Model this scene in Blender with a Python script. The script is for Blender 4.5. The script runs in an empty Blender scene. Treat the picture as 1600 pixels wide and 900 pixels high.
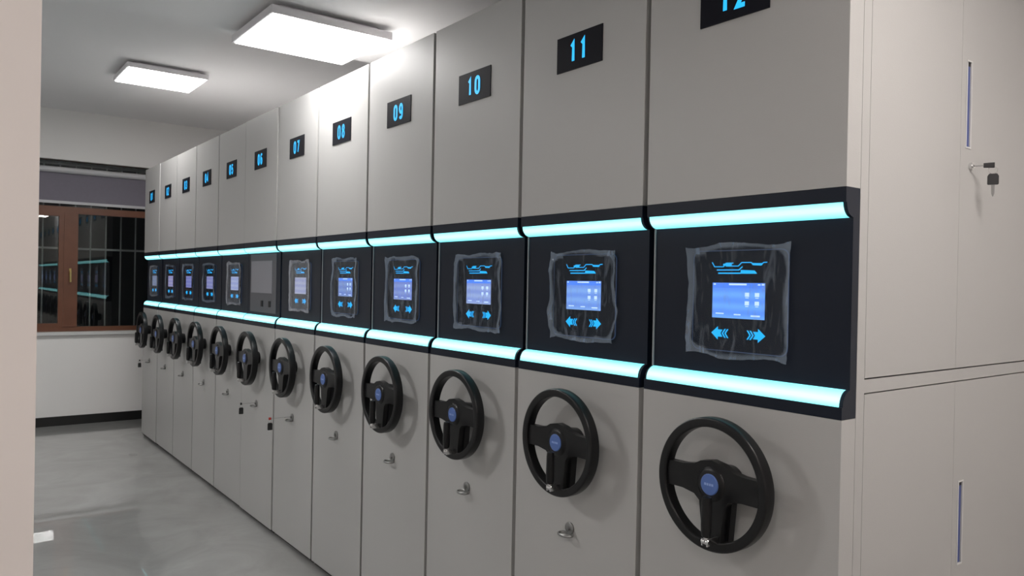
import bpy, bmesh, math, random
from mathutils import Matrix, Vector, noise

# ------------------------------------------------------------------ camera, world, exposure
scene = bpy.context.scene
COL = scene.collection
cam_data = bpy.data.cameras.new('camera')
cam_data.sensor_width = 36.0
cam_data.lens = 1198.28 / 1600 * 36.0
cam_data.clip_start = 0.05
cam = bpy.data.objects.new('camera', cam_data)
COL.objects.link(cam)
r = Vector((0.79701839, -0.60364967, 0.01920292))
u = Vector((-0.01224851, 0.01563297, 0.99980277))
f = Vector((0.60383082, 0.79709641, -0.00506595))
m = Matrix((r, u, -f)).transposed().to_4x4()
m.translation = Vector((-1.54327519, -0.87061184, 1.43110919))
cam.matrix_world = m
scene.camera = cam

world = bpy.data.worlds.new('night')
world.use_nodes = True
world.node_tree.nodes['Background'].inputs[0].default_value = (0.55, 0.65, 0.8, 1)
world.node_tree.nodes['Background'].inputs[1].default_value = 0.02
scene.world = world
scene.view_settings.view_transform = 'Standard'
scene.view_settings.look = 'None'
scene.view_settings.gamma = 1.0
scene.view_settings.exposure = 0.3

LAMP_L = 17.0            # radiance of the ceiling lamps' diffusers
LAMP_COL = (1.0, 0.975, 0.955)
# ceiling lamps (left row: unseen fill, added to brighten the room): centre x, y, underside z, ceiling z, size x, size y
LAMPS = [(-0.137, 2.582, 2.550, 2.61, 0.550, 0.520, 1.0,
          'large white square ceiling lamp, the nearer and bigger-looking one, on the low soffit'),
         (-0.150, 5.510, 2.950, 3.01, 0.550, 0.520, 1.4,
          'smaller-looking white square ceiling lamp further back, towards the window'),
         (-0.060, -0.850, 2.550, 2.61, 0.550, 0.520, 1.28,
          'white square ceiling lamp over the near end, out of view above the camera'),
         (-2.450, -1.150, 2.550, 2.61, 0.550, 0.520, 1.0,
          'added square fill lamp near the camera, left of it and out of view'),
         (-2.450, 2.582, 2.550, 2.61, 0.550, 0.520, 1.7,
          'added square fill lamp on the low soffit, hidden behind the near wall edge'),
         (-2.450, 5.510, 2.950, 3.01, 0.550, 0.520, 0.8,
          'added square fill lamp of the far left row, hidden behind the near wall edge')]

# ------------------------------------------------------------------ materials
MATS = {}


def nmat(name):
    m = bpy.data.materials.new(name)
    m.use_nodes = True
    MATS[name] = m
    return m, m.node_tree, m.node_tree.nodes['Principled BSDF']


def pbr(name, col, rough=0.5, metal=0.0, var=0.04, scale=6.0, bump=0.0, coat=0.0, spec=0.5):
    m, nt, b = nmat(name)
    tc = nt.nodes.new('ShaderNodeTexCoord')
    nz = nt.nodes.new('ShaderNodeTexNoise')
    nz.inputs['Scale'].default_value = scale
    nz.inputs['Detail'].default_value = 4
    nt.links.new(tc.outputs['Object'], nz.inputs['Vector'])
    mx = nt.nodes.new('ShaderNodeMix')
    mx.data_type = 'RGBA'
    nt.links.new(nz.outputs['Fac'], mx.inputs[0])
    mx.inputs[6].default_value = (*[c * (1 - var) for c in col], 1)
    mx.inputs[7].default_value = (*[min(1, c * (1 + var)) for c in col], 1)
    nt.links.new(mx.outputs[2], b.inputs['Base Color'])
    b.inputs['Roughness'].default_value = rough
    b.inputs['Metallic'].default_value = metal
    b.inputs['Specular IOR Level'].default_value = spec
    b.inputs['Coat Weight'].default_value = coat
    b.inputs['Coat Roughness'].default_value = 0.05
    if bump:
        bp = nt.nodes.new('ShaderNodeBump')
        bp.inputs['Strength'].default_value = bump
        bp.inputs['Distance'].default_value = 0.002
        n2 = nt.nodes.new('ShaderNodeTexNoise')
        n2.inputs['Scale'].default_value = 350
        nt.links.new(tc.outputs['Object'], n2.inputs['Vector'])
        nt.links.new(n2.outputs['Fac'], bp.inputs['Height'])
        nt.links.new(bp.outputs['Normal'], b.inputs['Normal'])
    return m


def emis(name, col, strength, base=(0.02, 0.02, 0.02)):
    m, nt, b = nmat(name)
    b.inputs['Base Color'].default_value = (*base, 1)
    b.inputs['Emission Color'].default_value = (*col, 1)
    b.inputs['Emission Strength'].default_value = strength
    b.inputs['Roughness'].default_value = 0.4
    return m


PAINT = pbr('cabinet_paint', (0.470, 0.468, 0.460), 0.42, var=0.015, scale=2.5, bump=0.12, spec=0.45)
PAINT_DARK = pbr('cabinet_side_steel', (0.20, 0.195, 0.19), 0.6)
BAND = pbr('band_black', (0.008, 0.012, 0.023), 0.36, var=0.1, spec=0.22)
PANEL = pbr('panel_glass_black', (0.005, 0.008, 0.017), 0.15, var=0.05, spec=0.3)
PLATE = pbr('number_plate_black', (0.008, 0.008, 0.013), 0.5, spec=0.10)
PLASTIC = pbr('wheel_plastic', (0.006, 0.006, 0.007), 0.33, var=0.1, bump=0.06, spec=0.34)
CHROME = pbr('chrome', (0.75, 0.75, 0.75), 0.18, metal=1.0)
LATCHM = pbr('latch_metal', (0.30, 0.30, 0.295), 0.33, metal=0.9)
BADGE = pbr('badge_blue', (0.09, 0.17, 0.46), 0.35)
BADGE_W = pbr('badge_lettering', (0.30, 0.42, 0.75), 0.4)
BLUE = pbr('pull_blue', (0.07, 0.10, 0.30), 0.45)
DARK = pbr('dark_recess', (0.012, 0.012, 0.013), 0.6)
LIT_EDGE = pbr('lit_edge_grey', (0.30, 0.31, 0.33), 0.35)  # tone of a lit panel edge, put into the colour
WALL = pbr('wall_paint', (0.88, 0.865, 0.85), 0.75, var=0.02, scale=1.5, bump=0.08)
PILLAR = pbr('near_wall_paint', (0.74, 0.69, 0.665), 0.6, var=0.02, scale=1.5)
CEIL = pbr('ceiling_paint', (0.87, 0.86, 0.87), 0.85, var=0.02, scale=1.2)
BASEB = pbr('baseboard_black', (0.01, 0.01, 0.01), 0.3)
WOOD = pbr('window_brown', (0.16, 0.062, 0.033), 0.38, var=0.2, scale=9)
BLINDM = pbr('blind_fabric', (0.20, 0.185, 0.225), 0.9, var=0.05, scale=40)
BLINDR = pbr('blind_rail_grey', (0.55, 0.55, 0.57), 0.4)
SILL = pbr('sill_white', (0.66, 0.66, 0.65), 0.4)
BRASS = pbr('brass', (0.55, 0.38, 0.16), 0.25, metal=1.0)
GRILLE = pbr('grille_grey', (0.32, 0.34, 0.35), 0.5)
RED = pbr('red_plastic', (0.5, 0.03, 0.02), 0.4)
LAMPF = pbr('lamp_frame_white', (0.85, 0.83, 0.85), 0.4)
NIGHT = pbr('outside_dark', (0.03, 0.032, 0.034), 0.9)
REFL_PALE = pbr('pale_reflection', (0.26, 0.26, 0.29), 0.4)  # brighter part of the reflection painted on a glossy panel
REFL_GREY = pbr('grey_reflection', (0.085, 0.088, 0.105), 0.3)  # overall grey of that painted reflection

LED = emis('led_strip_cyan', (0.30, 0.80, 1.0), 1.45, (0.3, 0.5, 0.5))
GLOW = emis('blue_glow', (0.0, 0.42, 1.0), 0.95)
GLOWN = emis('number_glow', (0.01, 0.46, 1.0), 1.0)

# LED strip: the diffuser is whitest along its centre line, cyan towards both edges
nt = LED.node_tree
b = nt.nodes['Principled BSDF']
tc = nt.nodes.new('ShaderNodeTexCoord')
sp = nt.nodes.new('ShaderNodeSeparateXYZ')
nt.links.new(tc.outputs['Object'], sp.inputs[0])


def dist_to(zc):
    a = nt.nodes.new('ShaderNodeMath'); a.operation = 'SUBTRACT'
    nt.links.new(sp.outputs[2], a.inputs[0]); a.inputs[1].default_value = zc
    c = nt.nodes.new('ShaderNodeMath'); c.operation = 'ABSOLUTE'
    nt.links.new(a.outputs[0], c.inputs[0])
    return c.outputs[0]


mn = nt.nodes.new('ShaderNodeMath'); mn.operation = 'MINIMUM'
nt.links.new(dist_to(1.604), mn.inputs[0])
nt.links.new(dist_to(1.1975), mn.inputs[1])
mr = nt.nodes.new('ShaderNodeMapRange')
mr.inputs[1].default_value = 0.003
mr.inputs[2].default_value = 0.0165
nt.links.new(mn.outputs[0], mr.inputs[0])
mx = nt.nodes.new('ShaderNodeMix')
mx.data_type = 'RGBA'
nt.links.new(mr.outputs[0], mx.inputs[0])
mx.inputs[6].default_value = (0.38, 0.94, 0.95, 1)
mx.inputs[7].default_value = (0.12, 0.60, 0.68, 1)
nt.links.new(mx.outputs[2], b.inputs['Emission Color'])


def floor_material():
    m, nt, b = nmat('floor_polished')
    tc = nt.nodes.new('ShaderNodeTexCoord')
    n1 = nt.nodes.new('ShaderNodeTexNoise')
    n1.inputs['Scale'].default_value = 2.0
    n1.inputs['Detail'].default_value = 7
    n1.inputs['Roughness'].default_value = 0.6
    n1.inputs['Distortion'].default_value = 1.3
    nt.links.new(tc.outputs['Object'], n1.inputs['Vector'])
    cr = nt.nodes.new('ShaderNodeValToRGB')
    cr.color_ramp.elements[0].position = 0.33
    cr.color_ramp.elements[0].color = (0.245, 0.243, 0.238, 1)
    cr.color_ramp.elements[1].position = 0.68
    cr.color_ramp.elements[1].color = (0.345, 0.347, 0.34, 1)
    nt.links.new(n1.outputs['Fac'], cr.inputs[0])
    nt.links.new(cr.outputs[0], b.inputs['Base Color'])
    n2 = nt.nodes.new('ShaderNodeTexNoise')
    n2.inputs['Scale'].default_value = 3.0
    nt.links.new(tc.outputs['Object'], n2.inputs['Vector'])
    mr = nt.nodes.new('ShaderNodeMapRange')
    mr.inputs[3].default_value = 0.24
    mr.inputs[4].default_value = 0.38
    nt.links.new(n2.outputs['Fac'], mr.inputs[0])
    nt.links.new(mr.outputs[0], b.inputs['Roughness'])
    b.inputs['Specular IOR Level'].default_value = 0.4
    b.inputs['Coat Weight'].default_value = 1.0
    b.inputs['Coat Roughness'].default_value = 0.012
    return m


FLOOR = floor_material()


def glass_material():
    m, nt, b = nmat('window_glass')
    b.inputs['Base Color'].default_value = (0.9, 0.95, 0.93, 1)
    b.inputs['Transmission Weight'].default_value = 1.0
    b.inputs['Roughness'].default_value = 0.0
    b.inputs['IOR'].default_value = 1.6
    return m


GLASS = glass_material()


def film_material(name, base_op, streak_op, col):
    m, nt, b = nmat(name)
    out = nt.nodes['Material Output']
    b.inputs['Base Color'].default_value = (*col, 1)
    b.inputs['Roughness'].default_value = 0.22
    b.inputs['Specular IOR Level'].default_value = 0.9
    tr = nt.nodes.new('ShaderNodeBsdfTransparent')
    mix = nt.nodes.new('ShaderNodeMixShader')
    tc = nt.nodes.new('ShaderNodeTexCoord')
    mp = nt.nodes.new('ShaderNodeMapping')
    mp.inputs['Scale'].default_value = (1, 26, 7)
    mp.inputs['Rotation'].default_value = (0.5, 0, 0)
    nz = nt.nodes.new('ShaderNodeTexNoise')
    nz.inputs['Scale'].default_value = 1.6
    nz.inputs['Detail'].default_value = 5
    nz.inputs['Distortion'].default_value = 1.2
    oi = nt.nodes.new('ShaderNodeObjectInfo')
    add = nt.nodes.new('ShaderNodeVectorMath')
    nt.links.new(tc.outputs['Object'], mp.inputs['Vector'])
    nt.links.new(mp.outputs[0], add.inputs[0])
    nt.links.new(oi.outputs['Location'], add.inputs[1])
    nt.links.new(add.outputs[0], nz.inputs['Vector'])
    cr = nt.nodes.new('ShaderNodeMapRange')
    cr.inputs[1].default_value = 0.52
    cr.inputs[2].default_value = 0.80
    cr.inputs[3].default_value = base_op
    cr.inputs[4].default_value = streak_op
    nt.links.new(nz.outputs['Fac'], cr.inputs[0])
    at = nt.nodes.new('ShaderNodeAttribute')
    at.attribute_name = 'edge'
    eo = nt.nodes.new('ShaderNodeMath')
    eo.operation = 'MULTIPLY'
    eo.inputs[1].default_value = 0.40
    nt.links.new(at.outputs['Fac'], eo.inputs[0])
    sm = nt.nodes.new('ShaderNodeMath')
    sm.operation = 'ADD'
    sm.use_clamp = True
    nt.links.new(cr.outputs[0], sm.inputs[0])
    nt.links.new(eo.outputs[0], sm.inputs[1])
    nt.links.new(sm.outputs[0], mix.inputs[0])
    nt.links.new(tr.outputs[0], mix.inputs[1])
    nt.links.new(b.outputs[0], mix.inputs[2])
    nt.links.new(mix.outputs[0], out.inputs['Surface'])
    return m


FILM = film_material('film_clear', 0.02, 0.32, (0.30, 0.38, 0.50))
FILM_HAZY = film_material('film_hazy', 0.24, 0.42, (0.42, 0.44, 0.50))

# ------------------------------------------------------------------ mesh helpers


def bm_box(bm, x0, x1, y0, y1, z0, z1, mi=0):
    vs = [bm.verts.new((x, y, z)) for x in (x0, x1) for y in (y0, y1) for z in (z0, z1)]
    F = [(0, 1, 3, 2), (4, 6, 7, 5), (0, 4, 5, 1), (2, 3, 7, 6), (0, 2, 6, 4), (1, 5, 7, 3)]
    fs = [bm.faces.new([vs[i] for i in q]) for q in F]
    for q in fs:
        q.material_index = mi
    return fs


def bm_prism(bm, pts, axis, a, b, mi=0):
    """extrude a 2-D outline along an axis; outline gives the two other coordinates in order"""
    def P(p, t):
        return {'x': (t, p[0], p[1]), 'y': (p[0], t, p[1]), 'z': (p[0], p[1], t)}[axis]
    A = [bm.verts.new(P(p, a)) for p in pts]
    B = [bm.verts.new(P(p, b)) for p in pts]
    n = len(pts)
    fs = [bm.faces.new(A[::-1]), bm.faces.new(B)]
    for i in range(n):
        fs.append(bm.faces.new((A[i], A[(i + 1) % n], B[(i + 1) % n], B[i])))
    for q in fs:
        q.material_index = mi
    return fs


def bm_tube(bm, p, q, rad, seg=12, rad2=None, mi=0):
    p, q = Vector(p), Vector(q)
    d = (q - p).normalized()
    s = d.orthogonal().normalized()
    t = d.cross(s)
    rad2 = rad if rad2 is None else rad2
    A = [bm.verts.new(p + rad * (math.cos(a) * s + math.sin(a) * t)) for a in [2 * math.pi * i / seg for i in range(seg)]]
    B = [bm.verts.new(q + rad2 * (math.cos(a) * s + math.sin(a) * t)) for a in [2 * math.pi * i / seg for i in range(seg)]]
    fs = [bm.faces.new(A[::-1]), bm.faces.new(B)]
    for i in range(seg):
        fs.append(bm.faces.new((A[i], A[(i + 1) % seg], B[(i + 1) % seg], B[i])))
    for k in fs:
        k.material_index = mi


def bm_lathe_x(bm, prof, cx, cy, cz, seg=64, closed=True, mi=0):
    """prof: (radius, x) pairs revolved about the X axis through (cy, cz)"""
    rings = []
    for i in range(seg):
        a = 2 * math.pi * i / seg
        rings.append([bm.verts.new((cx + x, cy + rr * math.cos(a), cz + rr * math.sin(a))) for rr, x in prof])
    n = len(prof)
    for i in range(seg):
        A, B = rings[i], rings[(i + 1) % seg]
        for j in range(n if closed else n - 1):
            q = bm.faces.new((A[j], A[(j + 1) % n], B[(j + 1) % n], B[j]))
            q.material_index = mi
    if not closed:
        bm.faces.new([R_[0] for R_ in rings]).material_index = mi
        bm.faces.new([R_[-1] for R_ in rings][::-1]).material_index = mi


def mesh(name, bm, mats, bevel=0.0, smooth=0.0, seg=2):
    if bevel:
        es = [e for e in bm.edges if len(e.link_faces) == 2 and e.calc_face_angle(0) > 0.6]
        bmesh.ops.bevel(bm, geom=es, offset=bevel, segments=seg, affect='EDGES', profile=0.5)
    bmesh.ops.recalc_face_normals(bm, faces=bm.faces)
    me = bpy.data.meshes.new(name)
    bm.to_mesh(me)
    bm.free()
    for mm in (mats if isinstance(mats, (list, tuple)) else [mats]):
        me.materials.append(mm)
    if smooth:
        for p in me.polygons:
            p.use_smooth = True
        me.set_sharp_from_angle(angle=smooth)
    return me


def obj(name, me, parent=None, loc=None):
    o = bpy.data.objects.new(name, me)
    COL.objects.link(o)
    if parent is not None:
        o.parent = parent
    if loc:
        o.location = loc
    return o


def box_me(name, x0, x1, y0, y1, z0, z1, mat, bevel=0.0):
    bm = bmesh.new()
    bm_box(bm, x0, x1, y0, y1, z0, z1)
    return mesh(name, bm, mat, bevel)


def empty(name, loc):
    o = bpy.data.objects.new(name, None)
    o.empty_display_size = 0.1
    COL.objects.link(o)
    o.location = loc
    return o


def tag(o, label=None, cat=None, group=None, kind=None):
    if label:
        o['label'] = label
    if cat:
        o['category'] = cat
    if group:
        o['group'] = group
    if kind:
        o['kind'] = kind
    return o


def struct(name, me, label, cat):
    return tag(obj(name, me), label, cat, kind='structure')


# ------------------------------------------------------------------ the room
YW = 7.55                      # far wall plane
YSTEP = 2.915                   # where the low soffit ends
struct('floor', box_me('floor', -4.3, 1.25, -3.2, YW + 0.25, -0.08, 0, FLOOR),
       'polished grey concrete-look floor of the aisle beside the cabinets', 'floor')
bm = bmesh.new()
bm_box(bm, -4.3, 1.25, -3.2, YSTEP, 2.61, 3.2)
bm_box(bm, -4.3, 1.25, YSTEP, YW + 0.25, 3.01, 3.2)
struct('ceiling', mesh('ceiling', bm, CEIL), 'white painted ceiling with a lower soffit at the near end', 'ceiling')

# far wall with the window opening
WX0, WX1, WZ0, WZ1 = -1.25, 0.46, 0.862, 2.535
bm = bmesh.new()
bm_box(bm, -4.3, WX0, YW, YW + 0.22, 0, 3.03)
bm_box(bm, WX1, 1.25, YW, YW + 0.22, 0, 3.03)
bm_box(bm, WX0, WX1, YW, YW + 0.22, 0, WZ0)
bm_box(bm, WX0, WX1, YW, YW + 0.22, WZ1, 3.03)
struct('wall_back', mesh('wall_back', bm, WALL), 'white painted end wall holding the brown window', 'wall')
struct('baseboard_back', box_me('baseboard_back', -4.2, 1.10, YW - 0.016, YW + 0.004, 0, 0.087, BASEB, 0.002),
       'black skirting board along the foot of the end wall', 'baseboard')
struct('wall_left', box_me('wall_left', -1.90, -1.442, 0.20, 0.42, 0, 2.65, PILLAR, 0.003),
       'near pinkish-white wall edge filling the left border of the view', 'wall')
bm = bmesh.new()
bm_box(bm, -4.2, -1.90, 0.20, 0.42, 0, 2.65)
struct('wall_left', mesh('wall_left_return', bm, PILLAR), 'pale wall continuing left of the near wall edge', 'wall')
struct('wall_side', box_me('wall_side_aisle', -4.35, -4.2, 0.36, YW + 0.2, 0, 3.05, WALL),
       'white side wall across the aisle from the cabinets', 'wall')
struct('wall_right', box_me('wall_right', 1.10, 1.25, -3.2, YW + 0.1, 0, 3.05, WALL),
       'white wall behind the row of cabinets', 'wall')
struct('wall_front', box_me('wall_front', -3.2, 1.25, -3.3, -3.15, 0, 2.65, WALL),
       'white wall behind the camera', 'wall')
struct('wall_side', box_me('wall_side', -3.3, -3.15, -3.2, 0.36, 0, 2.65, WALL),
       'white side wall of the near space, left of the camera', 'wall')

# window
win = tag(empty('window_1', (0, YW, WZ0)), 'brown framed window in the end wall with dark night panes', 'window', kind='structure')
YF0, YF1 = 0.06, 0.12          # frame depth relative to the wall face
ZF0, ZF1 = 0.893 - WZ0, 2.545 - WZ0
bm = bmesh.new()
zt0 = 2.030 - WZ0
bm_box(bm, WX0, WX1, YF0, YF1, ZF0, 0.938 - WZ0)            # bottom rail
bm_box(bm, WX0, WX1, YF0, YF1, zt0, 2.094 - WZ0)            # top rail of the lower lights
bm_box(bm, WX0, WX1, YF0, YF1, ZF1 - 0.012, ZF1 + 0.03)     # head
bm_box(bm, WX0, WX0 + 0.05, YF0, YF1, 0.938 - WZ0, ZF1)
bm_box(bm, WX1 - 0.05, WX1, YF0, YF1, 0.938 - WZ0, ZF1)
obj('frame', mesh('window_frame', bm, WOOD, 0.004), win)
obj('mullion', box_me('mullion', -0.530, -0.412, YF0 - 0.008, YF1, 0.938 - WZ0, zt0, WOOD, 0.004), win)
bm = bmesh.new()
for (a, b_, c, d) in ((WX0 + 0.05, -0.53, 0.938, 0.972), (WX0 + 0.05, -0.53, 2.0, 2.03),
                      (WX0 + 0.05, WX0 + 0.09, 0.972, 2.0), (-0.572, -0.53, 0.972, 2.0)):
    bm_box(bm, a, b_, YF0 - 0.002, YF1 - 0.01, c - WZ0, d - WZ0)
obj('sash', mesh('sash', bm, WOOD, 0.003), win)
obj('pane', box_me('pane_left', WX0 + 0.09, -0.572, 0.085, 0.091, 0.972 - WZ0, 2.0 - WZ0, GLASS), win)
obj('pane', box_me('pane_right', -0.412, WX1 - 0.05, 0.085, 0.091, 0.938 - WZ0, zt0, GLASS), win)
obj('pane', box_me('pane_top', WX0 + 0.05, WX1 - 0.05, 0.085, 0.091, 2.094 - WZ0, ZF1 - 0.012, GLASS), win)
bm = bmesh.new()
bm_box(bm, -0.486, -0.466, YF0 - 0.016, YF0 - 0.006, 1.43 - WZ0, 1.50 - WZ0)
bm_tube(bm, (-0.476, YF0 - 0.008, 1.468 - WZ0), (-0.476, YF0 - 0.04, 1.468 - WZ0), 0.007, 10)
bm_box(bm, -0.484, -0.468, YF0 - 0.05, YF0 - 0.036, 1.37 - WZ0, 1.476 - WZ0)
tag(obj('window_handle', mesh('window_handle', bm, BRASS, 0.002), win), 'brass turn handle')
obj('window_sill', box_me('window_sill', WX0 - 0.03, WX1 + 0.03, -0.035, 0.11, 0.0, 0.030, SILL, 0.004), win)

# outside: security grille and the dark wall opposite
gr = tag(empty('window_grille', (0, YW + 0.30, 0.8)), 'thin pale security bars outside the dark window', 'grille')
k = 0
for i in range(12):
    x = -0.27 + 0.1375 * (i - 6)
    if x < -1.28 or x > 0.5:
        continue
    bm = bmesh.new()
    bm_tube(bm, (x, 0, 0.0), (x, 0, 1.75), 0.0075, 8)
    obj('bar', mesh('grille_bar', bm, GRILLE), gr)
for z in (0.0, 0.89, 1.72):
    obj('crossbar', box_me('grille_crossbar', -1.3, 0.52, -0.012, -0.004, z, z + 0.02, GRILLE), gr)
struct('wall_outside', box_me('wall_outside', -4.0, 4.0, YW + 2.2, YW + 2.3, -1, 4, NIGHT),
       'dark wall outside the window at night', 'wall')

# roller blind
bl = tag(empty('roller_blind', (0, YW + 0.03, 2.14)), 'half lowered dark grey roller blind at the window top', 'blind')
bm = bmesh.new()
bm_tube(bm, (WX0 + 0.02, 0, 0.298), (WX1 - 0.02, 0, 0.298), 0.029, 20)
tag(obj('roller_tube', mesh('roller_tube', bm, BLINDR, smooth=0.6), bl), 'pale metal roller tube')
bm = bmesh.new()
bm_box(bm, WX0 + 0.03, WX1 - 0.03, 0.012, 0.014, 0.0, 0.290)
tag(obj('fabric', mesh('blind_fabric', bm, BLINDM), bl), 'dark grey fabric')
tag(obj('bottom_rail', box_me('bottom_rail', WX0 + 0.03, WX1 - 0.03, 0.003, 0.023, -0.022, 0.004, BLINDR, 0.003), bl),
    'pale bottom rail')

# ------------------------------------------------------------------ ceiling lamps and added fill
for i, (cx, cy, z, zc, sx, sy, k, lab) in enumerate(LAMPS):
    t = tag(empty('ceiling_lamp', (cx, cy, zc)), lab, 'lamp', 'square ceiling lamps')
    hx, hy = sx / 2 + 0.008, sy / 2 + 0.008
    bm = bmesh.new()
    bm_prism(bm, [(-hx, -hy), (hx, -hy), (hx, hy), (-hx, hy)], 'z', z - zc + 0.001, z - zc + 0.036)
    obj('frame', mesh('lamp_frame', bm, LAMPF, 0.003), t)
    obj('mount', box_me('lamp_mount', -hx + 0.05, hx - 0.05, -hy + 0.05, hy - 0.05, z - zc + 0.036, 0.0, LAMPF), t)
    bm = bmesh.new()
    bm_box(bm, -sx / 2 + 0.004, sx / 2 - 0.004, -sy / 2 + 0.004, sy / 2 - 0.004, z - zc - 0.002, z - zc + 0.002)
    tag(obj('diffuser', mesh('lamp_diffuser', bm, emis('lamp_diffuser', (1.0, 0.92, 0.87) if cy < 0 else LAMP_COL, LAMP_L * k, (0.8, 0.8, 0.8))), t), 'glowing white diffuser')

# ------------------------------------------------------------------ shared cabinet meshes
P = 0.557
ZB0, ZB1, ZT = 1.155, 1.652, 2.40
SH = 0.056                    # depth of the front shell
XB = 1.07                     # depth of a cabinet


def cove(top):
    pts = []
    for i in range(9):
        t = i / 8 * math.pi / 2
        if top:
            pts.append((0.03 - 0.03 * math.cos(t), 1.619 - 0.031 * math.sin(t)))
        else:
            pts.append((0.03 - 0.03 * math.cos(t), 1.182 + 0.035 * math.sin(t)))
    return pts


def band_profile():
    ct = cove(True)
    cb = cove(False)
    # inset slightly so the diffuser sits proud of the band
    ins = lambda p: (p[0] + 0.0035, p[1])
    return ([(0.0, ZB1), (0.0, 1.6195)] + [ins(p) for p in ct[:-1]] + [(0.0305, 1.588)] +
            [(0.0305, 1.217)] + [ins(p) for p in cb[::-1][1:]] + [(0.0, 1.1815), (0.0, ZB0), (SH, ZB0), (SH, ZB1)])


def strip_me(top, hw):
    c = cove(top)
    bm = bmesh.new()
    outl = c + [(p[0] + 0.0035, p[1]) for p in c[::-1]]
    bm_prism(bm, outl, 'y', -hw, hw)
    return mesh('light_strip', bm, LED, smooth=0.7)


def path_strip(bm, pts, w, closed, x0=-0.0008, x1=0.0):
    """a continuous mitred band of width w along a (y, z) path, with a little thickness in x"""
    n = len(pts)
    P2 = [Vector(p) for p in pts]
    L, R = [], []
    for i in range(n):
        a = P2[i] - P2[i - 1] if (i > 0 or closed) else P2[1] - P2[0]
        c = P2[(i + 1) % n] - P2[i] if (i < n - 1 or closed) else P2[-1] - P2[-2]
        a, c = a.normalized(), c.normalized()
        na, nc = Vector((-a.y, a.x)), Vector((-c.y, c.x))
        m_ = (na + nc).normalized()
        k = (w / 2) / max(0.45, m_.dot(na))
        L.append(P2[i] + m_ * k)
        R.append(P2[i] - m_ * k)
    q = [[bm.verts.new((x, p.x, p.y)) for p in side] for x in (x0, x1) for side in (L, R)]
    for i in range(n if closed else n - 1):
        k = (i + 1) % n
        bm.faces.new((q[0][i], q[0][k], q[1][k], q[1][i]))
        bm.faces.new((q[2][i], q[3][i], q[3][k], q[2][k]))
        bm.faces.new((q[0][i], q[2][i], q[2][k], q[0][k]))
        bm.faces.new((q[1][i], q[1][k], q[3][k], q[3][i]))
    if not closed:
        for i in (0, -1):
            bm.faces.new((q[0][i], q[1][i], q[3][i], q[2][i]))


# condensed LED-sign digits in a unit box (x to the right, y up)
def arc(cx, cy, rx, ry, a0, a1, n=7):
    return [(cx + rx * math.cos(math.radians(a0 + (a1 - a0) * i / n)), cy + ry * math.sin(math.radians(a0 + (a1 - a0) * i / n)))
            for i in range(n + 1)]


DIG = {
    '0': [(arc(.5, .72, .5, .28, 0, 180) + arc(.5, .28, .5, .28, 180, 360), True)],
    '1': [([(.12, .80), (.5, .97), (.5, 0.0)], False)],
    '2': [(arc(.5, .74, .46, .26, 165, -20) + [(.05, .02), (1.0, .02)], False)],
    '3': [(arc(.5, .76, .46, .24, 160, -80) + arc(.5, .27, .5, .27, 80, -165), False)],
    '4': [([(.78, 0), (.78, 1.0), (.02, .30), (1.08, .30)], False)],
    '5': [([(.95, .98), (.12, .98), (.08, .55)] + arc(.5, .31, .48, .31, 110, -160), False)],
    '6': [(arc(.5, .30, .48, .30, 0, 360)[:-1], True), ([(.04, .36)] + arc(.52, .70, .48, .30, 180, 35), False)],
    '7': [([(.0, .98), (1.0, .98), (.38, 0)], False)],
    '8': [(arc(.5, .76, .42, .23, 0, 360, 10)[:-1], True), (arc(.5, .27, .48, .27, 0, 360, 10)[:-1], True)],
    '9': [(arc(.5, .70, .48, .30, 0, 360, 10)[:-1], True), ([(.96, .64)] + arc(.48, .30, .48, .30, 0, -145), False)]}


def digit_me(ch):
    bm = bmesh.new()
    W_, H_, w = 0.0225, 0.056, 0.0114
    for pts, closed in DIG[ch]:
        path_strip(bm, [(-(x - .5) * W_, (y - .5) * H_) for x, y in pts], w, closed)
    return mesh('digit', bm, GLOWN)


DIGIT_ME = {}


def flat_poly(bm, pts, x0=-0.0006, mi=0):
    """flat emissive print: pts in (y, z)"""
    bm_prism(bm, pts, 'x', x0, x0 + 0.0006, mi)


def stroke(bm, pts, w):
    for (a, b_) in zip(pts[:-1], pts[1:]):
        d = Vector((b_[0] - a[0], b_[1] - a[1]))
        if d.length < 1e-6:
            continue
        d.normalize()
        n = Vector((-d.y, d.x)) * w / 2
        e = d * w * 0.3
        A = (a[0] - e.x, a[1] - e.y)
        B = (b_[0] + e.x, b_[1] + e.y)
        flat_poly(bm, [(A[0] + n.x, A[1] + n.y), (B[0] + n.x, B[1] + n.y), (B[0] - n.x, B[1] - n.y), (A[0] - n.x, A[1] - n.y)])


def ornament_me():
    bm = bmesh.new()
    s = 0.000383
    M = lambda p: (-(p[0] - 467) * s, -(p[1] - 192) * s)
    for pts, w in (([(260, 155), (280, 183), (350, 183), (370, 160), (425, 160)], 0.0022),
                   ([(352, 170), (410, 170)], 0.005),
                   ([(370, 179), (465, 179), (490, 157), (560, 157), (578, 172), (635, 174), (650, 158), (675, 157)], 0.0022),
                   ([(572, 167), (636, 168)], 0.0045),
                   ([(300, 204), (470, 204), (495, 184)], 0.0026),
                   ([(312, 225), (480, 225)], 0.0032)):
        stroke(bm, [M(p) for p in pts], w)
    flat_poly(bm, [M(p) for p in [(484, 204), (586, 208), (606, 228), (484, 228)]][::-1])
    return mesh('ornament', bm, GLOW)


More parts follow.
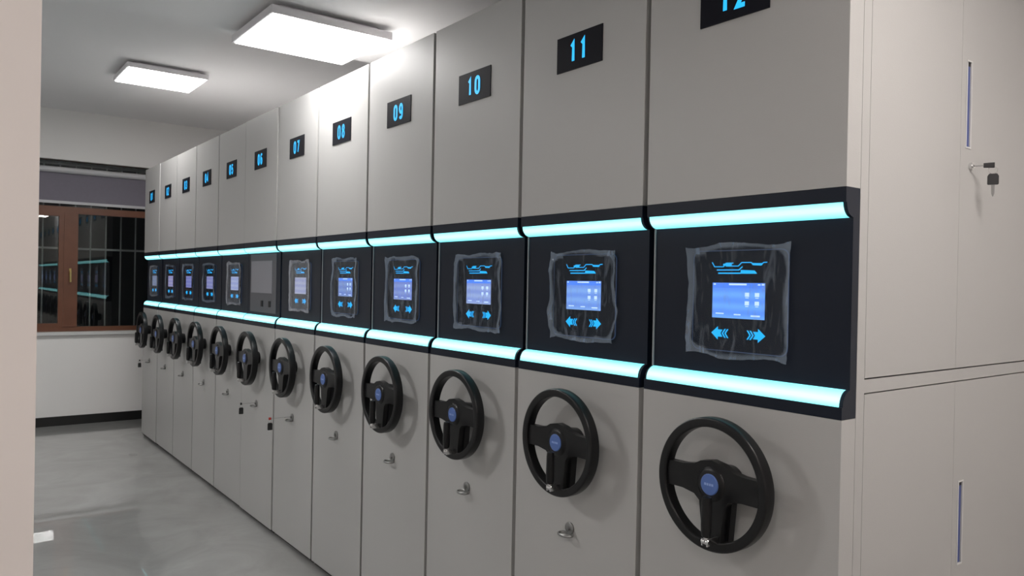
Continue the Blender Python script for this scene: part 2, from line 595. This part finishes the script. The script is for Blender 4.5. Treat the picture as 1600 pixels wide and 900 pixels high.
def arrow_me(sgn):
    """arrow pointing to +Y for sgn=+1; centre at origin"""
    bm = bmesh.new()
    Y = lambda u_: sgn * (0.026 - u_)
    flat_poly(bm, [(Y(0), 0), (Y(0.020), 0.0165), (Y(0.020), 0.009), (Y(0.034), 0.009), (Y(0.028), 0), (Y(0.034), -0.009),
                   (Y(0.020), -0.009), (Y(0.020), -0.0165)])
    for u0 in (0.032, 0.040):
        flat_poly(bm, [(Y(u0), 0), (Y(u0 + 0.008), 0.011), (Y(u0 + 0.012), 0.011), (Y(u0 + 0.004), 0),
                       (Y(u0 + 0.012), -0.011), (Y(u0 + 0.008), -0.011)])
    return mesh('arrow', bm, GLOW)


def screen_mat(i, c, s):
    """a lit screen: soft blue panel with slightly lighter rows (flat picture on a flat screen)"""
    m, nt, b = nmat('screen_%02d' % i)
    b.inputs['Base Color'].default_value = (0.02, 0.02, 0.03, 1)
    b.inputs['Roughness'].default_value = 0.2
    tc = nt.nodes.new('ShaderNodeTexCoord')
    wv = nt.nodes.new('ShaderNodeTexWave')
    wv.bands_direction = 'Z'
    wv.inputs['Scale'].default_value = 11
    wv.inputs['Distortion'].default_value = 0.6
    nt.links.new(tc.outputs['Object'], wv.inputs['Vector'])
    mx = nt.nodes.new('ShaderNodeMix')
    mx.data_type = 'RGBA'
    nt.links.new(wv.outputs['Fac'], mx.inputs[0])
    mx.inputs[6].default_value = (c[0] * 0.85, c[1] * 0.85, c[2] * 0.95, 1)
    mx.inputs[7].default_value = (c[0] * 1.2, c[1] * 1.15, c[2], 1)
    nt.links.new(mx.outputs[2], b.inputs['Emission Color'])
    b.inputs['Emission Strength'].default_value = s
    return m


ICON = emis('screen_icons', (0.45, 0.62, 1.0), 1.1)
HEAD = emis('screen_header', (0.06, 0.20, 0.80), 1.0)
SCR_COL = {12: (.10, .29, .85), 11: (.14, .29, .72), 10: (.20, .29, .60), 9: (.14, .21, .53), 8: (.12, .20, .48),
           7: (.27, .31, .50), 5: (.27, .33, .58), 4: (.16, .18, .38), 3: (.13, .15, .38), 2: (.20, .20, .38), 1: (.13, .17, .28)}


def screen_me(i):
    bm = bmesh.new()
    hw, hh = 0.076, 0.0437
    bm_box(bm, -0.0012, 0.0, -hw, hw, -hh, hh, 0)
    if i >= 8:
        bm_box(bm, -0.0014, -0.0011, -hw, hw, hh - 0.013, hh, 2)
        y = lambda px: hw - (px - 115) / 625 * 2 * hw      # from the photograph's own screen picture
        z = lambda py: hh - (py - 92) / 420 * 2 * hh
        for (a, b_, c, d) in ((320, 530, 100, 120), (130, 155, 100, 118), (660, 690, 105, 120), (705, 735, 100, 120),
                              (160, 260, 452, 466), (385, 465, 458, 472), (585, 690, 465, 482)):
            bm_box(bm, -0.0016, -0.0013, y(b_), y(a), z(d), z(c), 1)
        for (a, c) in ((512, 205), (628, 205), (512, 305), (628, 305)):
            bm_box(bm, -0.0016, -0.0013, y(a + 50), y(a), z(c + 46), z(c), 1)
            bm_box(bm, -0.0016, -0.0013, y(a + 44), y(a + 6), z(c + 64), z(c + 56), 1)
    return mesh('screen', bm, [screen_mat(i, SCR_COL[i], 1.0), ICON, HEAD])


def film_me(i):
    rnd = random.Random(100 + i)
    hw, h0, h1 = 0.150, -0.137, 0.137
    if i < 12:
        hw = 0.135 + 0.014 * rnd.random()
    N = 44
    bm = bmesh.new()
    wt = bm.verts.layers.float.new('edge')
    g = []
    for a in range(N + 1):
        row = []
        for c in range(N + 1):
            uu, vv = a / N * 2 - 1, c / N * 2 - 1
            sx = math.copysign(abs(uu) ** 0.8, uu)
            sz = math.copysign(abs(vv) ** 0.8, vv)
            # ragged outline: the edge wanders and the corners stick out
            wy = 1 + 0.10 * noise.noise(Vector((i * 7.1, vv * 1.7, 0))) + 0.02 * noise.noise(Vector((i, vv * 6, 3)))
            wz = 1 + 0.10 * noise.noise(Vector((i * 3.3, uu * 1.9, 5))) + 0.025 * noise.noise(Vector((i, uu * 7, 9)))
            e = max(abs(sx), abs(sz))
            x = -0.0035 - 0.0045 * e * e + 0.006 * noise.noise(Vector((uu * 2.3, vv * 1.6, i * 4.7))) * (0.3 + e) \
                - 0.004 * abs(noise.noise(Vector((uu * 7, vv * 5, i * 2.1)))) * e
            y, z = sx * hw * wy, sz * h1 * wz
            v = bm.verts.new((min(x, -0.0015), y, z))
            # the loose margin outside the panel's rounded outline
            lim = 0.014 + 0.010 * noise.noise(Vector((i * 1.3, uu * 2.0, vv * 2.0)))
            d = min(hw - abs(sx * hw), h1 - abs(sz * h1))
            qx, qz = max(abs(sx * hw) - (hw - 0.040), 0), max(abs(sz * h1) - (h1 - 0.040), 0)
            d = min(d, 0.040 - math.hypot(qx, qz)) if qx and qz else d
            left = 0.006 if uu > 0.5 else 0.0
            v[wt] = max(0.0, min(1.0, (lim + left - d) / 0.005))
            row.append(v)
        g.append(row)
    for a in range(N):
        for c in range(N):
            bm.faces.new((g[a][c], g[a + 1][c], g[a + 1][c + 1], g[a][c + 1]))
    return mesh('protective_film', bm, [FILM_HAZY if i in (1, 5, 7) else FILM], smooth=0.9)


def rounded(hw, hh, rad, n=6):
    pts = []
    for (sx, sz, a0) in ((1, 1, 0), (-1, 1, 90), (-1, -1, 180), (1, -1, 270)):
        for k in range(n + 1):
            a = math.radians(a0 + 90 * k / n)
            pts.append((sx * (hw - rad) + rad * math.cos(a), sz * (hh - rad) + rad * math.sin(a)))
    return pts


bm = bmesh.new()
bm_prism(bm, rounded(0.137, 0.124, 0.018), 'x', -0.0015, 0.001)
PANEL_ME = mesh('control_panel', bm, PANEL)
bm = bmesh.new()
oo, ii = rounded(0.1385, 0.1255, 0.019), rounded(0.1362, 0.1232, 0.0175)
vo = [bm.verts.new((-0.002, *p)) for p in oo]
vi = [bm.verts.new((-0.002, *p)) for p in ii]
wo = [bm.verts.new((0.001, *p)) for p in oo]
for q in range(len(oo)):
    q2 = (q + 1) % len(oo)
    bm.faces.new((vo[q], vo[q2], vi[q2], vi[q]))
    bm.faces.new((vo[q], vo[q2], wo[q2], wo[q]))
EDGE_ME = mesh('panel_edge', bm, pbr('panel_edge_blue', (0.07, 0.11, 0.22), 0.25))
ORN_ME = ornament_me()
ARR_L, ARR_R = arrow_me(1), arrow_me(-1)

# ---- handwheel (axis along X, origin at the wheel centre, front towards -X)
bm = bmesh.new()
prof = []
for (cr, cx2, a0) in ((0.1515, 0.0125, 0), (0.1385, 0.0125, 90), (0.1385, -0.0105, 180), (0.1515, -0.0105, 270)):
    for k in range(5):
        a = math.radians(a0 + 90 * k / 4)
        prof.append((cr + 0.0050 * math.cos(a), cx2 + 0.0050 * math.sin(a)))
bm_lathe_x(bm, prof, 0, 0, 0, 72)
RIM_ME = mesh('handwheel', bm, PLASTIC, smooth=0.9)
bm = bmesh.new()
# T-shaped spokes: left and right arms flow into the rim, one broad arm down
arms = [(-0.139, 0.040), (-0.128, 0.033), (-0.085, 0.034), (-0.05, 0.040), (-0.032, 0.050), (0.0, 0.056), (0.032, 0.050),
        (0.05, 0.040), (0.085, 0.034), (0.128, 0.033), (0.139, 0.040), (0.139, -0.034), (0.128, -0.026), (0.085, -0.026),
        (0.050, -0.032), (0.034, -0.045), (0.027, -0.10), (0.025, -0.126), (0.033, -0.139), (-0.036, -0.139), (-0.029, -0.126),
        (-0.031, -0.10), (-0.039, -0.045), (-0.05, -0.032), (-0.085, -0.026), (-0.128, -0.026), (-0.139, -0.034)]
bm_prism(bm, arms, 'x', -0.007, 0.014)
bm_prism(bm, [(-0.046, -0.02), (0.032, -0.02), (0.025, -0.136), (-0.036, -0.136)], 'x', 0.0135, 0.034)
SPOKE_ME = mesh('spokes', bm, PLASTIC, 0.003, smooth=0.6)
bm = bmesh.new()
bm_lathe_x(bm, [(0.001, -0.0125), (0.030, -0.012), (0.040, -0.008), (0.045, 0.0), (0.046, 0.02), (0.040, 0.045), (0.036, 0.0702), (0.001, 0.0702)],
           0, 0, 0, 36, closed=False)
HUB_ME = mesh('hub', bm, PLASTIC, smooth=0.7)
bm = bmesh.new()
bm_lathe_x(bm, [(0.0005, -0.015), (0.023, -0.0148), (0.025, -0.0135), (0.025, -0.012), (0.0005, -0.012)], 0, 0, 0, 32, closed=False)
for (y0, y1) in ((0.008, 0.0135), (0.0015, 0.0065), (-0.0055, -0.0005), (-0.0125, -0.007)):
    bm_box(bm, -0.0153, -0.0149, y0, y1, -0.0025, 0.003, 1)
BADGE_ME = mesh('badge', bm, [BADGE, BADGE_W])
bm = bmesh.new()
bm_lathe_x(bm, [(0.0005, 0), (0.0095, 0.002), (0.0118, 0.010), (0.0125, 0.030), (0.0118, 0.08), (0.0105, 0.092), (0.0005, 0.096)],
           0, 0, 0, 18, closed=False)
bmesh.ops.rotate(bm, verts=bm.verts, cent=(0, 0, 0), matrix=Matrix.Rotation(math.radians(-90), 3, 'Y'))
GRIP_ME = mesh('folding_grip', bm, PLASTIC, smooth=0.7)
bm = bmesh.new()
bm_tube(bm, (0, 0.010, -0.004), (0, -0.010, -0.004), 0.0062, 12)
bm_box(bm, -0.006, 0.034, -0.0085, -0.0055, -0.013, 0.004)
bm_box(bm, -0.006, 0.034, 0.0055, 0.0085, -0.013, 0.004)
bm_tube(bm, (0, 0, -0.004), (0, 0, 0.006), 0.006, 12)
HINGE_ME = mesh('grip_hinge', bm, CHROME, smooth=0.6)

# ---- latch on the lower panel: a round escutcheon with an oval ring pull standing out below it
bm = bmesh.new()
bm_lathe_x(bm, [(0.0185, 0.001), (0.0185, -0.004), (0.0150, -0.006), (0.0005, -0.006)], 0, 0, 0.010, 28, closed=False)
bm_tube(bm, (0.001, 0, 0.010), (-0.012, 0, 0.010), 0.006, 14)
NR, NT = 36, 8
rings = []
for i in range(NR):
    a = 2 * math.pi * i / NR
    c = Vector((-0.018 + 0.017 * math.cos(a), 0.026 * math.sin(a), -0.006))
    n = Vector((math.cos(a) / 0.017, math.sin(a) / 0.026, 0)).normalized()
    rings.append([bm.verts.new(c + 0.0032 * (n * math.cos(bb) + Vector((0, 0, 1.3)) * math.sin(bb)))
                  for bb in [2 * math.pi * q / NT for q in range(NT)]])
for i in range(NR):
    A, B = rings[i], rings[(i + 1) % NR]
    for q in range(NT):
        bm.faces.new((A[q], A[(q + 1) % NT], B[(q + 1) % NT], B[q]))
LATCH_ME = mesh('latch', bm, LATCHM, smooth=0.8)


# ------------------------------------------------------------------ the twelve cabinets
GAP = {k: 0.018 if k <= 5 else 0.013 for k in range(0, 13)}   # boundary k lies between cabinet 12-k+1 and 12-k
bp_prof = band_profile()
me_cache = {}
LABELS = {
    11: 'grey cabinet with glowing 11, next to the nearest cabinet in the row',
    10: 'grey cabinet with glowing 10, between the cabinets showing 09 and 11',
    9: 'grey cabinet with glowing 09, right under the near edge of the big ceiling lamp',
    8: 'grey cabinet with glowing 08, its top washed bright by the big ceiling lamp',
    7: 'grey cabinet with glowing 07, red and black key hanging at its latch',
    5: 'grey cabinet with glowing 05, just beyond the one with a grey reflection painted on its panel',
    4: 'grey cabinet with glowing 04, fourth from the window end of the row',
    3: 'grey cabinet with glowing 03, third from the window end of the row',
    2: 'grey cabinet with glowing 02, next to the last cabinet at the window end',
    1: 'farthest grey cabinet with glowing 01, at the window end, key in its latch'}
near_word = {12: 'nearest the camera', 11: 'second from the near end'}
for n in range(12, 0, -1):
    k = 12 - n
    y0 = k * P + 0.0186 + (GAP[k] / 2 if k else -0.0186)
    y1 = (k + 1) * P + 0.0186 - GAP[k + 1] / 2
    yc = (k + 0.5) * P + 0.0186
    a, b_ = y0 - yc, y1 - yc
    lab = {6: 'grey mobile shelving cabinet numbered 06, its panel painted with a dull grey reflection',
           12: 'nearest grey mobile shelving cabinet numbered 12, its door side facing us'}.get(
        n, LABELS.get(n))
    t = tag(empty('shelving_cabinet', ({6: -0.0035, 1: -0.003}.get(n, 0), yc, 0)), lab, 'cabinet', 'row of mobile shelving cabinets')
    key = (round(a, 4), round(b_, 4))
    if key not in me_cache:
        bm = bmesh.new()
        bm_box(bm, 0, SH, a, b_, ZB1 + 0.0005, ZT)
        up = mesh('upper_panel', bm, PAINT, 0.0025)
        bm = bmesh.new()
        bm_box(bm, 0, SH, a, b_, 0.022, ZB0 - 0.0005)
        lo = mesh('lower_panel', bm, PAINT, 0.0025)
        bm = bmesh.new()
        bm_prism(bm, bp_prof, 'y', a, b_)
        ba = mesh('control_band', bm, BAND, smooth=0.5)
        bm = bmesh.new()
        bm_box(bm, 0.0265, 0.0310, b_ - 0.0075, b_ - 0.0035, 1.2175, 1.5875)  # pale strip stands in for light on the middle panel's side edge
        tr = mesh('lit_edge', bm, LIT_EDGE)
        pl = box_me('plinth', 0.018, XB - 0.02, a + 0.004, b_ - 0.004, 0.0, 0.022, DARK)
        hw = (b_ - a) / 2 - 0.0085
        s1, s2 = strip_me(True, hw), strip_me(False, hw)
        me_cache[key] = (up, lo, ba, tr, pl, s1, s2)
    up, lo, ba, tr, pl, s1, s2 = me_cache[key]
    obj('upper_panel', up, t)
    obj('lower_panel', lo, t)
    band = tag(obj('control_band', ba, t), 'black band across the cabinet')
    tag(obj('plinth', pl, t), 'black recessed base')
    mid = (a + b_) / 2
    tag(obj('light_strip', s1, t, (0, mid, 0)), 'glowing cyan strip on top of the band')
    tag(obj('light_strip', s2, t, (0, mid, 0)), 'glowing cyan strip under the band')
    if n >= 8:
        obj('lit_edge', tr, t)
    if n != 12:
        obj('carcass', box_me('carcass', SH, XB, a + 0.002, b_ - 0.002, 0.022, ZT - 0.002, PAINT_DARK), t)
        obj('top_sheet', box_me('top_sheet', SH, XB, a + 0.002, b_ - 0.002, ZT - 0.002, ZT, PAINT), t)
    # number plate
    np_ = tag(obj('number_plate', me_cache.setdefault('plate', box_me('number_plate', -0.003, 0.0, -0.1005, 0.1005, -0.054, 0.054, PLATE, 0.001)),
                  t, (0, -0.001, 2.138)), 'black number plate')
    for ci, ch in enumerate('%02d' % n):
        if ch not in DIGIT_ME:
            DIGIT_ME[ch] = digit_me(ch)
        tag(obj('digit', DIGIT_ME[ch], np_, (-0.0031, 0.023 - 0.046 * ci + 0.002, 0.0)), 'glowing blue digit ' + ch)
    # control panel
    if n == 6:  # bare glossy panel: its reflection of wall and dark items is painted as plates
        cp = tag(obj('control_panel', box_me('control_panel', -0.003, 0, -0.215, 0.225, -0.170, 0.176, REFL_GREY), t, (0.0305, 0.0, 1.405)),
                 'control panel with a dull grey reflection painted on')
        obj('reflection_patch', box_me('reflection_patch', -0.005, -0.003, -0.150, 0.205, -0.055, 0.135, REFL_PALE), cp)
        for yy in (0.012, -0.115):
            obj('dark_reflection', box_me('dark_reflection', -0.007, -0.003, yy - 0.014, yy + 0.014, -0.135, -0.10, DARK), cp)
    else:
        cp = tag(obj('control_panel', PANEL_ME, t, (0.0300, -0.008, 1.400)), 'black glass control panel')
        obj('panel_edge', EDGE_ME, cp)
        tag(obj('screen', screen_me(n), cp, (-0.0015, 0, 0.001)), 'lit blue touch screen')
        tag(obj('ornament', ORN_ME, cp, (-0.0016, 0, 0.081)), 'glowing blue circuit-like line graphic')
        tag(obj('arrow', ARR_L, cp, (-0.0016, 0.052, -0.081)), 'glowing blue arrow pointing left')
        tag(obj('arrow', ARR_R, cp, (-0.0016, -0.053, -0.081)), 'glowing blue arrow pointing right')
        tag(obj('protective_film', film_me(n), cp, (-0.002, 0.004, 0.0)), 'wrinkled clear protective film')
    # handwheel
    wh = tag(obj('handwheel', RIM_ME, t, (-0.070, -0.021, 0.970)), 'black handwheel')
    obj('spokes', SPOKE_ME, wh)
    obj('hub', HUB_ME, wh)
    tag(obj('badge', BADGE_ME, wh), 'round blue badge with pale lettering')
    g = obj('folding_grip', GRIP_ME, wh, (-0.048, -0.021 + 0.0, -0.112))
    tag(obj('grip_hinge', HINGE_ME, wh, (-0.048, -0.021, -0.118)), 'chrome hinge of the folding grip')
    # latch
    tag(obj('latch', LATCH_ME, t, (0.0, 0.0, 0.690)), 'small metal latch')

    if n == 12:
        Y = lambda y: y - yc
        # carcass with a face frame for the two pairs of doors on its end
        bm = bmesh.new()
        bm_box(bm, SH + 0.001, XB, Y(0.020), b_ - 0.002, 0.022, ZT - 0.002)
        obj('carcass', mesh('end_carcass', bm, PAINT_DARK), t)
        bm = bmesh.new()
        bm_box(bm, SH + 0.0015, 0.090, Y(0.0), Y(0.020), 0.022, ZT)
        bm_box(bm, 0.982, XB, Y(0.0), Y(0.020), 0.022, ZT)
        bm_box(bm, 0.090, 0.982, Y(0.0), Y(0.020), 1.2065, 1.2360)
        bm_box(bm, 0.090, 0.982, Y(0.0), Y(0.020), 2.345, ZT)
        bm_box(bm, 0.090, 0.982, Y(0.0), Y(0.020), 0.022, 0.07)
        obj('end_frame', mesh('end_frame', bm, PAINT, 0.0012), t)
        for (z0, z1, up_) in ((1.2395, 2.342, True), (0.073, 1.2035, False)):
            # left leaf: plain
            d1 = obj('door', box_me('door_leaf', 0.0907, 0.5338, Y(-0.0005), Y(0.018), z0, z1, PAINT, 0.0006), t)
            # right leaf: with a slot for the blue pull
            zs0, zs1 = (1.806, 2.024) if up_ else (0.735, 0.944)
            xs0, xs1 = 0.566, 0.588
            bm = bmesh.new()
            bm_box(bm, 0.5350, xs0, Y(-0.0005), Y(0.018), z0, z1)
            bm_box(bm, xs1, 0.9813, Y(-0.0005), Y(0.018), z0, z1)
            bm_box(bm, xs0, xs1, Y(-0.0005), Y(0.018), z0, zs0)
            bm_box(bm, xs0, xs1, Y(-0.0005), Y(0.018), zs1, z1)
            bmesh.ops.remove_doubles(bm, verts=bm.verts, dist=1e-5)
            d2 = obj('door', mesh('door_leaf_slotted', bm, PAINT), t)
            pb = bmesh.new()
            bm_box(pb, xs0, xs1, Y(0.002), Y(0.017), zs0, zs1 - 0.010, 0)
            bm_box(pb, xs0, xs1, Y(0.0015), Y(0.017), zs1 - 0.010, zs1, 1)
            tag(obj('door_pull', mesh('door_pull', pb, [BLUE, DARK]), d2), 'narrow recessed blue pull strip')
            bz = bmesh.new()
            for (c0, c1, c2, c3) in ((xs0 - 0.004, xs0, zs0 - 0.004, zs1 + 0.004), (xs1, xs1 + 0.004, zs0 - 0.004, zs1 + 0.004),
                                     (xs0, xs1, zs0 - 0.004, zs0), (xs0, xs1, zs1, zs1 + 0.004)):
                bm_box(bz, c0, c1, Y(-0.0022), Y(-0.0009), c2, c3)
            obj('pull_bezel', mesh('pull_bezel', bz, SILL), d2)
            if up_:
                lk = bmesh.new()
                bm_tube(lk, (0.592, Y(0.0), 1.758), (0.592, Y(-0.008), 1.758), 0.009, 18)
                bm_tube(lk, (0.592, Y(-0.008), 1.758), (0.592, Y(-0.011), 1.758), 0.006, 18)
                tag(obj('lock', mesh('lock', lk, CHROME, smooth=0.5), d2), 'round chrome lock')


# ------------------------------------------------------------------ keys in the locks
def key_bunch(loc, d, lab, n_keys=1, red=False, length=0.05):
    """d: direction in which the key sticks out of the lock"""
    t = tag(empty('key', loc), lab, 'key', 'keys left in the locks')
    d = Vector(d)
    side = Vector((0, 0, 1)).cross(d)
    bm = bmesh.new()
    bm_tube(bm, d * 0.0, d * (length * (0.45 if n_keys > 1 else 0.9)), 0.0022, 8)
    o = tag(obj('blade', mesh('key_blade', bm, CHROME), t), 'metal key blade')
    bm = bmesh.new()
    q = d * (length * 0.45)
    e = d * length
    vs = []
    for s in (-0.0025, 0.0025):
        for (p, w) in ((q if n_keys > 1 else e * 0.88, 0.006), (e, 0.007)):
            for zz in (-1, 1):
                vs.append(p + side * s + Vector((0, 0, zz * w)))
    bmesh.ops.convex_hull(bm, input=[bm.verts.new(v) for v in vs])
    tag(obj('bow', mesh('key_bow', bm, RED if red else DARK, 0.0012), t), 'red plastic bow' if red else 'black plastic bow')
    # split ring and the spare key hanging from it
    ring = bmesh.new()
    c = e * 0.93 + Vector((0, 0, -0.012))
    prev = None
    seg, sg2 = 16, 6
    R1, R2 = 0.010, 0.0011
    rings = []
    ax = d
    for i in range(seg):
        a = 2 * math.pi * i / seg
        rad = ax * math.cos(a) + Vector((0, 0, 1)) * math.sin(a)
        rings.append([ring.verts.new(c + rad * (R1 + R2 * math.cos(bb)) + side * (R2 * math.sin(bb)))
                      for bb in [2 * math.pi * j / sg2 for j in range(sg2)]])
    for i in range(seg):
        A, B = rings[i], rings[(i + 1) % seg]
        for j in range(sg2):
            ring.faces.new((A[j], A[(j + 1) % sg2], B[(j + 1) % sg2], B[j]))
    obj('ring', mesh('key_ring', ring, CHROME, smooth=1.0), t)
    sp = bmesh.new()
    c2 = c + Vector((0, 0, -0.010))
    vs = []
    for s in (-0.003, 0.003):
        for (dz, w) in ((0, 0.009), (-0.006, 0.0125), (-0.026 - 0.010 * (n_keys < 2), 0.0125), (-0.028 - 0.010 * (n_keys < 2), 0.011)):
            for ss in (-1, 1):
                vs.append(c2 + side * s + d * (ss * w) + Vector((0, 0, dz)))
    bmesh.ops.convex_hull(sp, input=[sp.verts.new(v) for v in vs])
    tag(obj('spare_key_bow', mesh('spare_key_bow', sp, DARK, 0.001), t), 'black bow of the hanging spare key')
    if n_keys > 1:
        bl_ = bmesh.new()
        c3 = c2 + Vector((0, 0, -0.028))
        vs = []
        for s in (-0.001, 0.001):
            for (dz, w) in ((0, 0.004), (-0.022, 0.0035), (-0.030, 0.001)):
                for ss in (-1, 1):
                    vs.append(c3 + side * s + d * (ss * w) + Vector((0, 0, dz)))
        bmesh.ops.convex_hull(bl_, input=[bl_.verts.new(v) for v in vs])
        tag(obj('spare_key_blade', mesh('spare_key_blade', bl_, LATCHM), t), 'metal blade of the hanging spare key')
    return t


cyc = lambda n: (12.5 - n) * P + 0.0186
key_bunch((0.592, -0.011, 1.758), (0.45, -0.893, 0), 'black key in the upper door lock of cabinet 12, spare hanging', 2, length=0.045)
key_bunch((-0.012, cyc(6) + 0.004, 0.702), (-1, 0, 0), 'black key hanging from the latch of cabinet 06', 1, length=0.085)
key_bunch((-0.012, cyc(7) + 0.004, 0.702), (-1, 0, 0), 'red and black key sticking out of the latch of cabinet 07', 1, red=True, length=0.115)
key_bunch((-0.012, cyc(1) + 0.004, 0.702), (-1, 0, 0), 'black key in the latch of the farthest cabinet 01', 1, length=0.075)
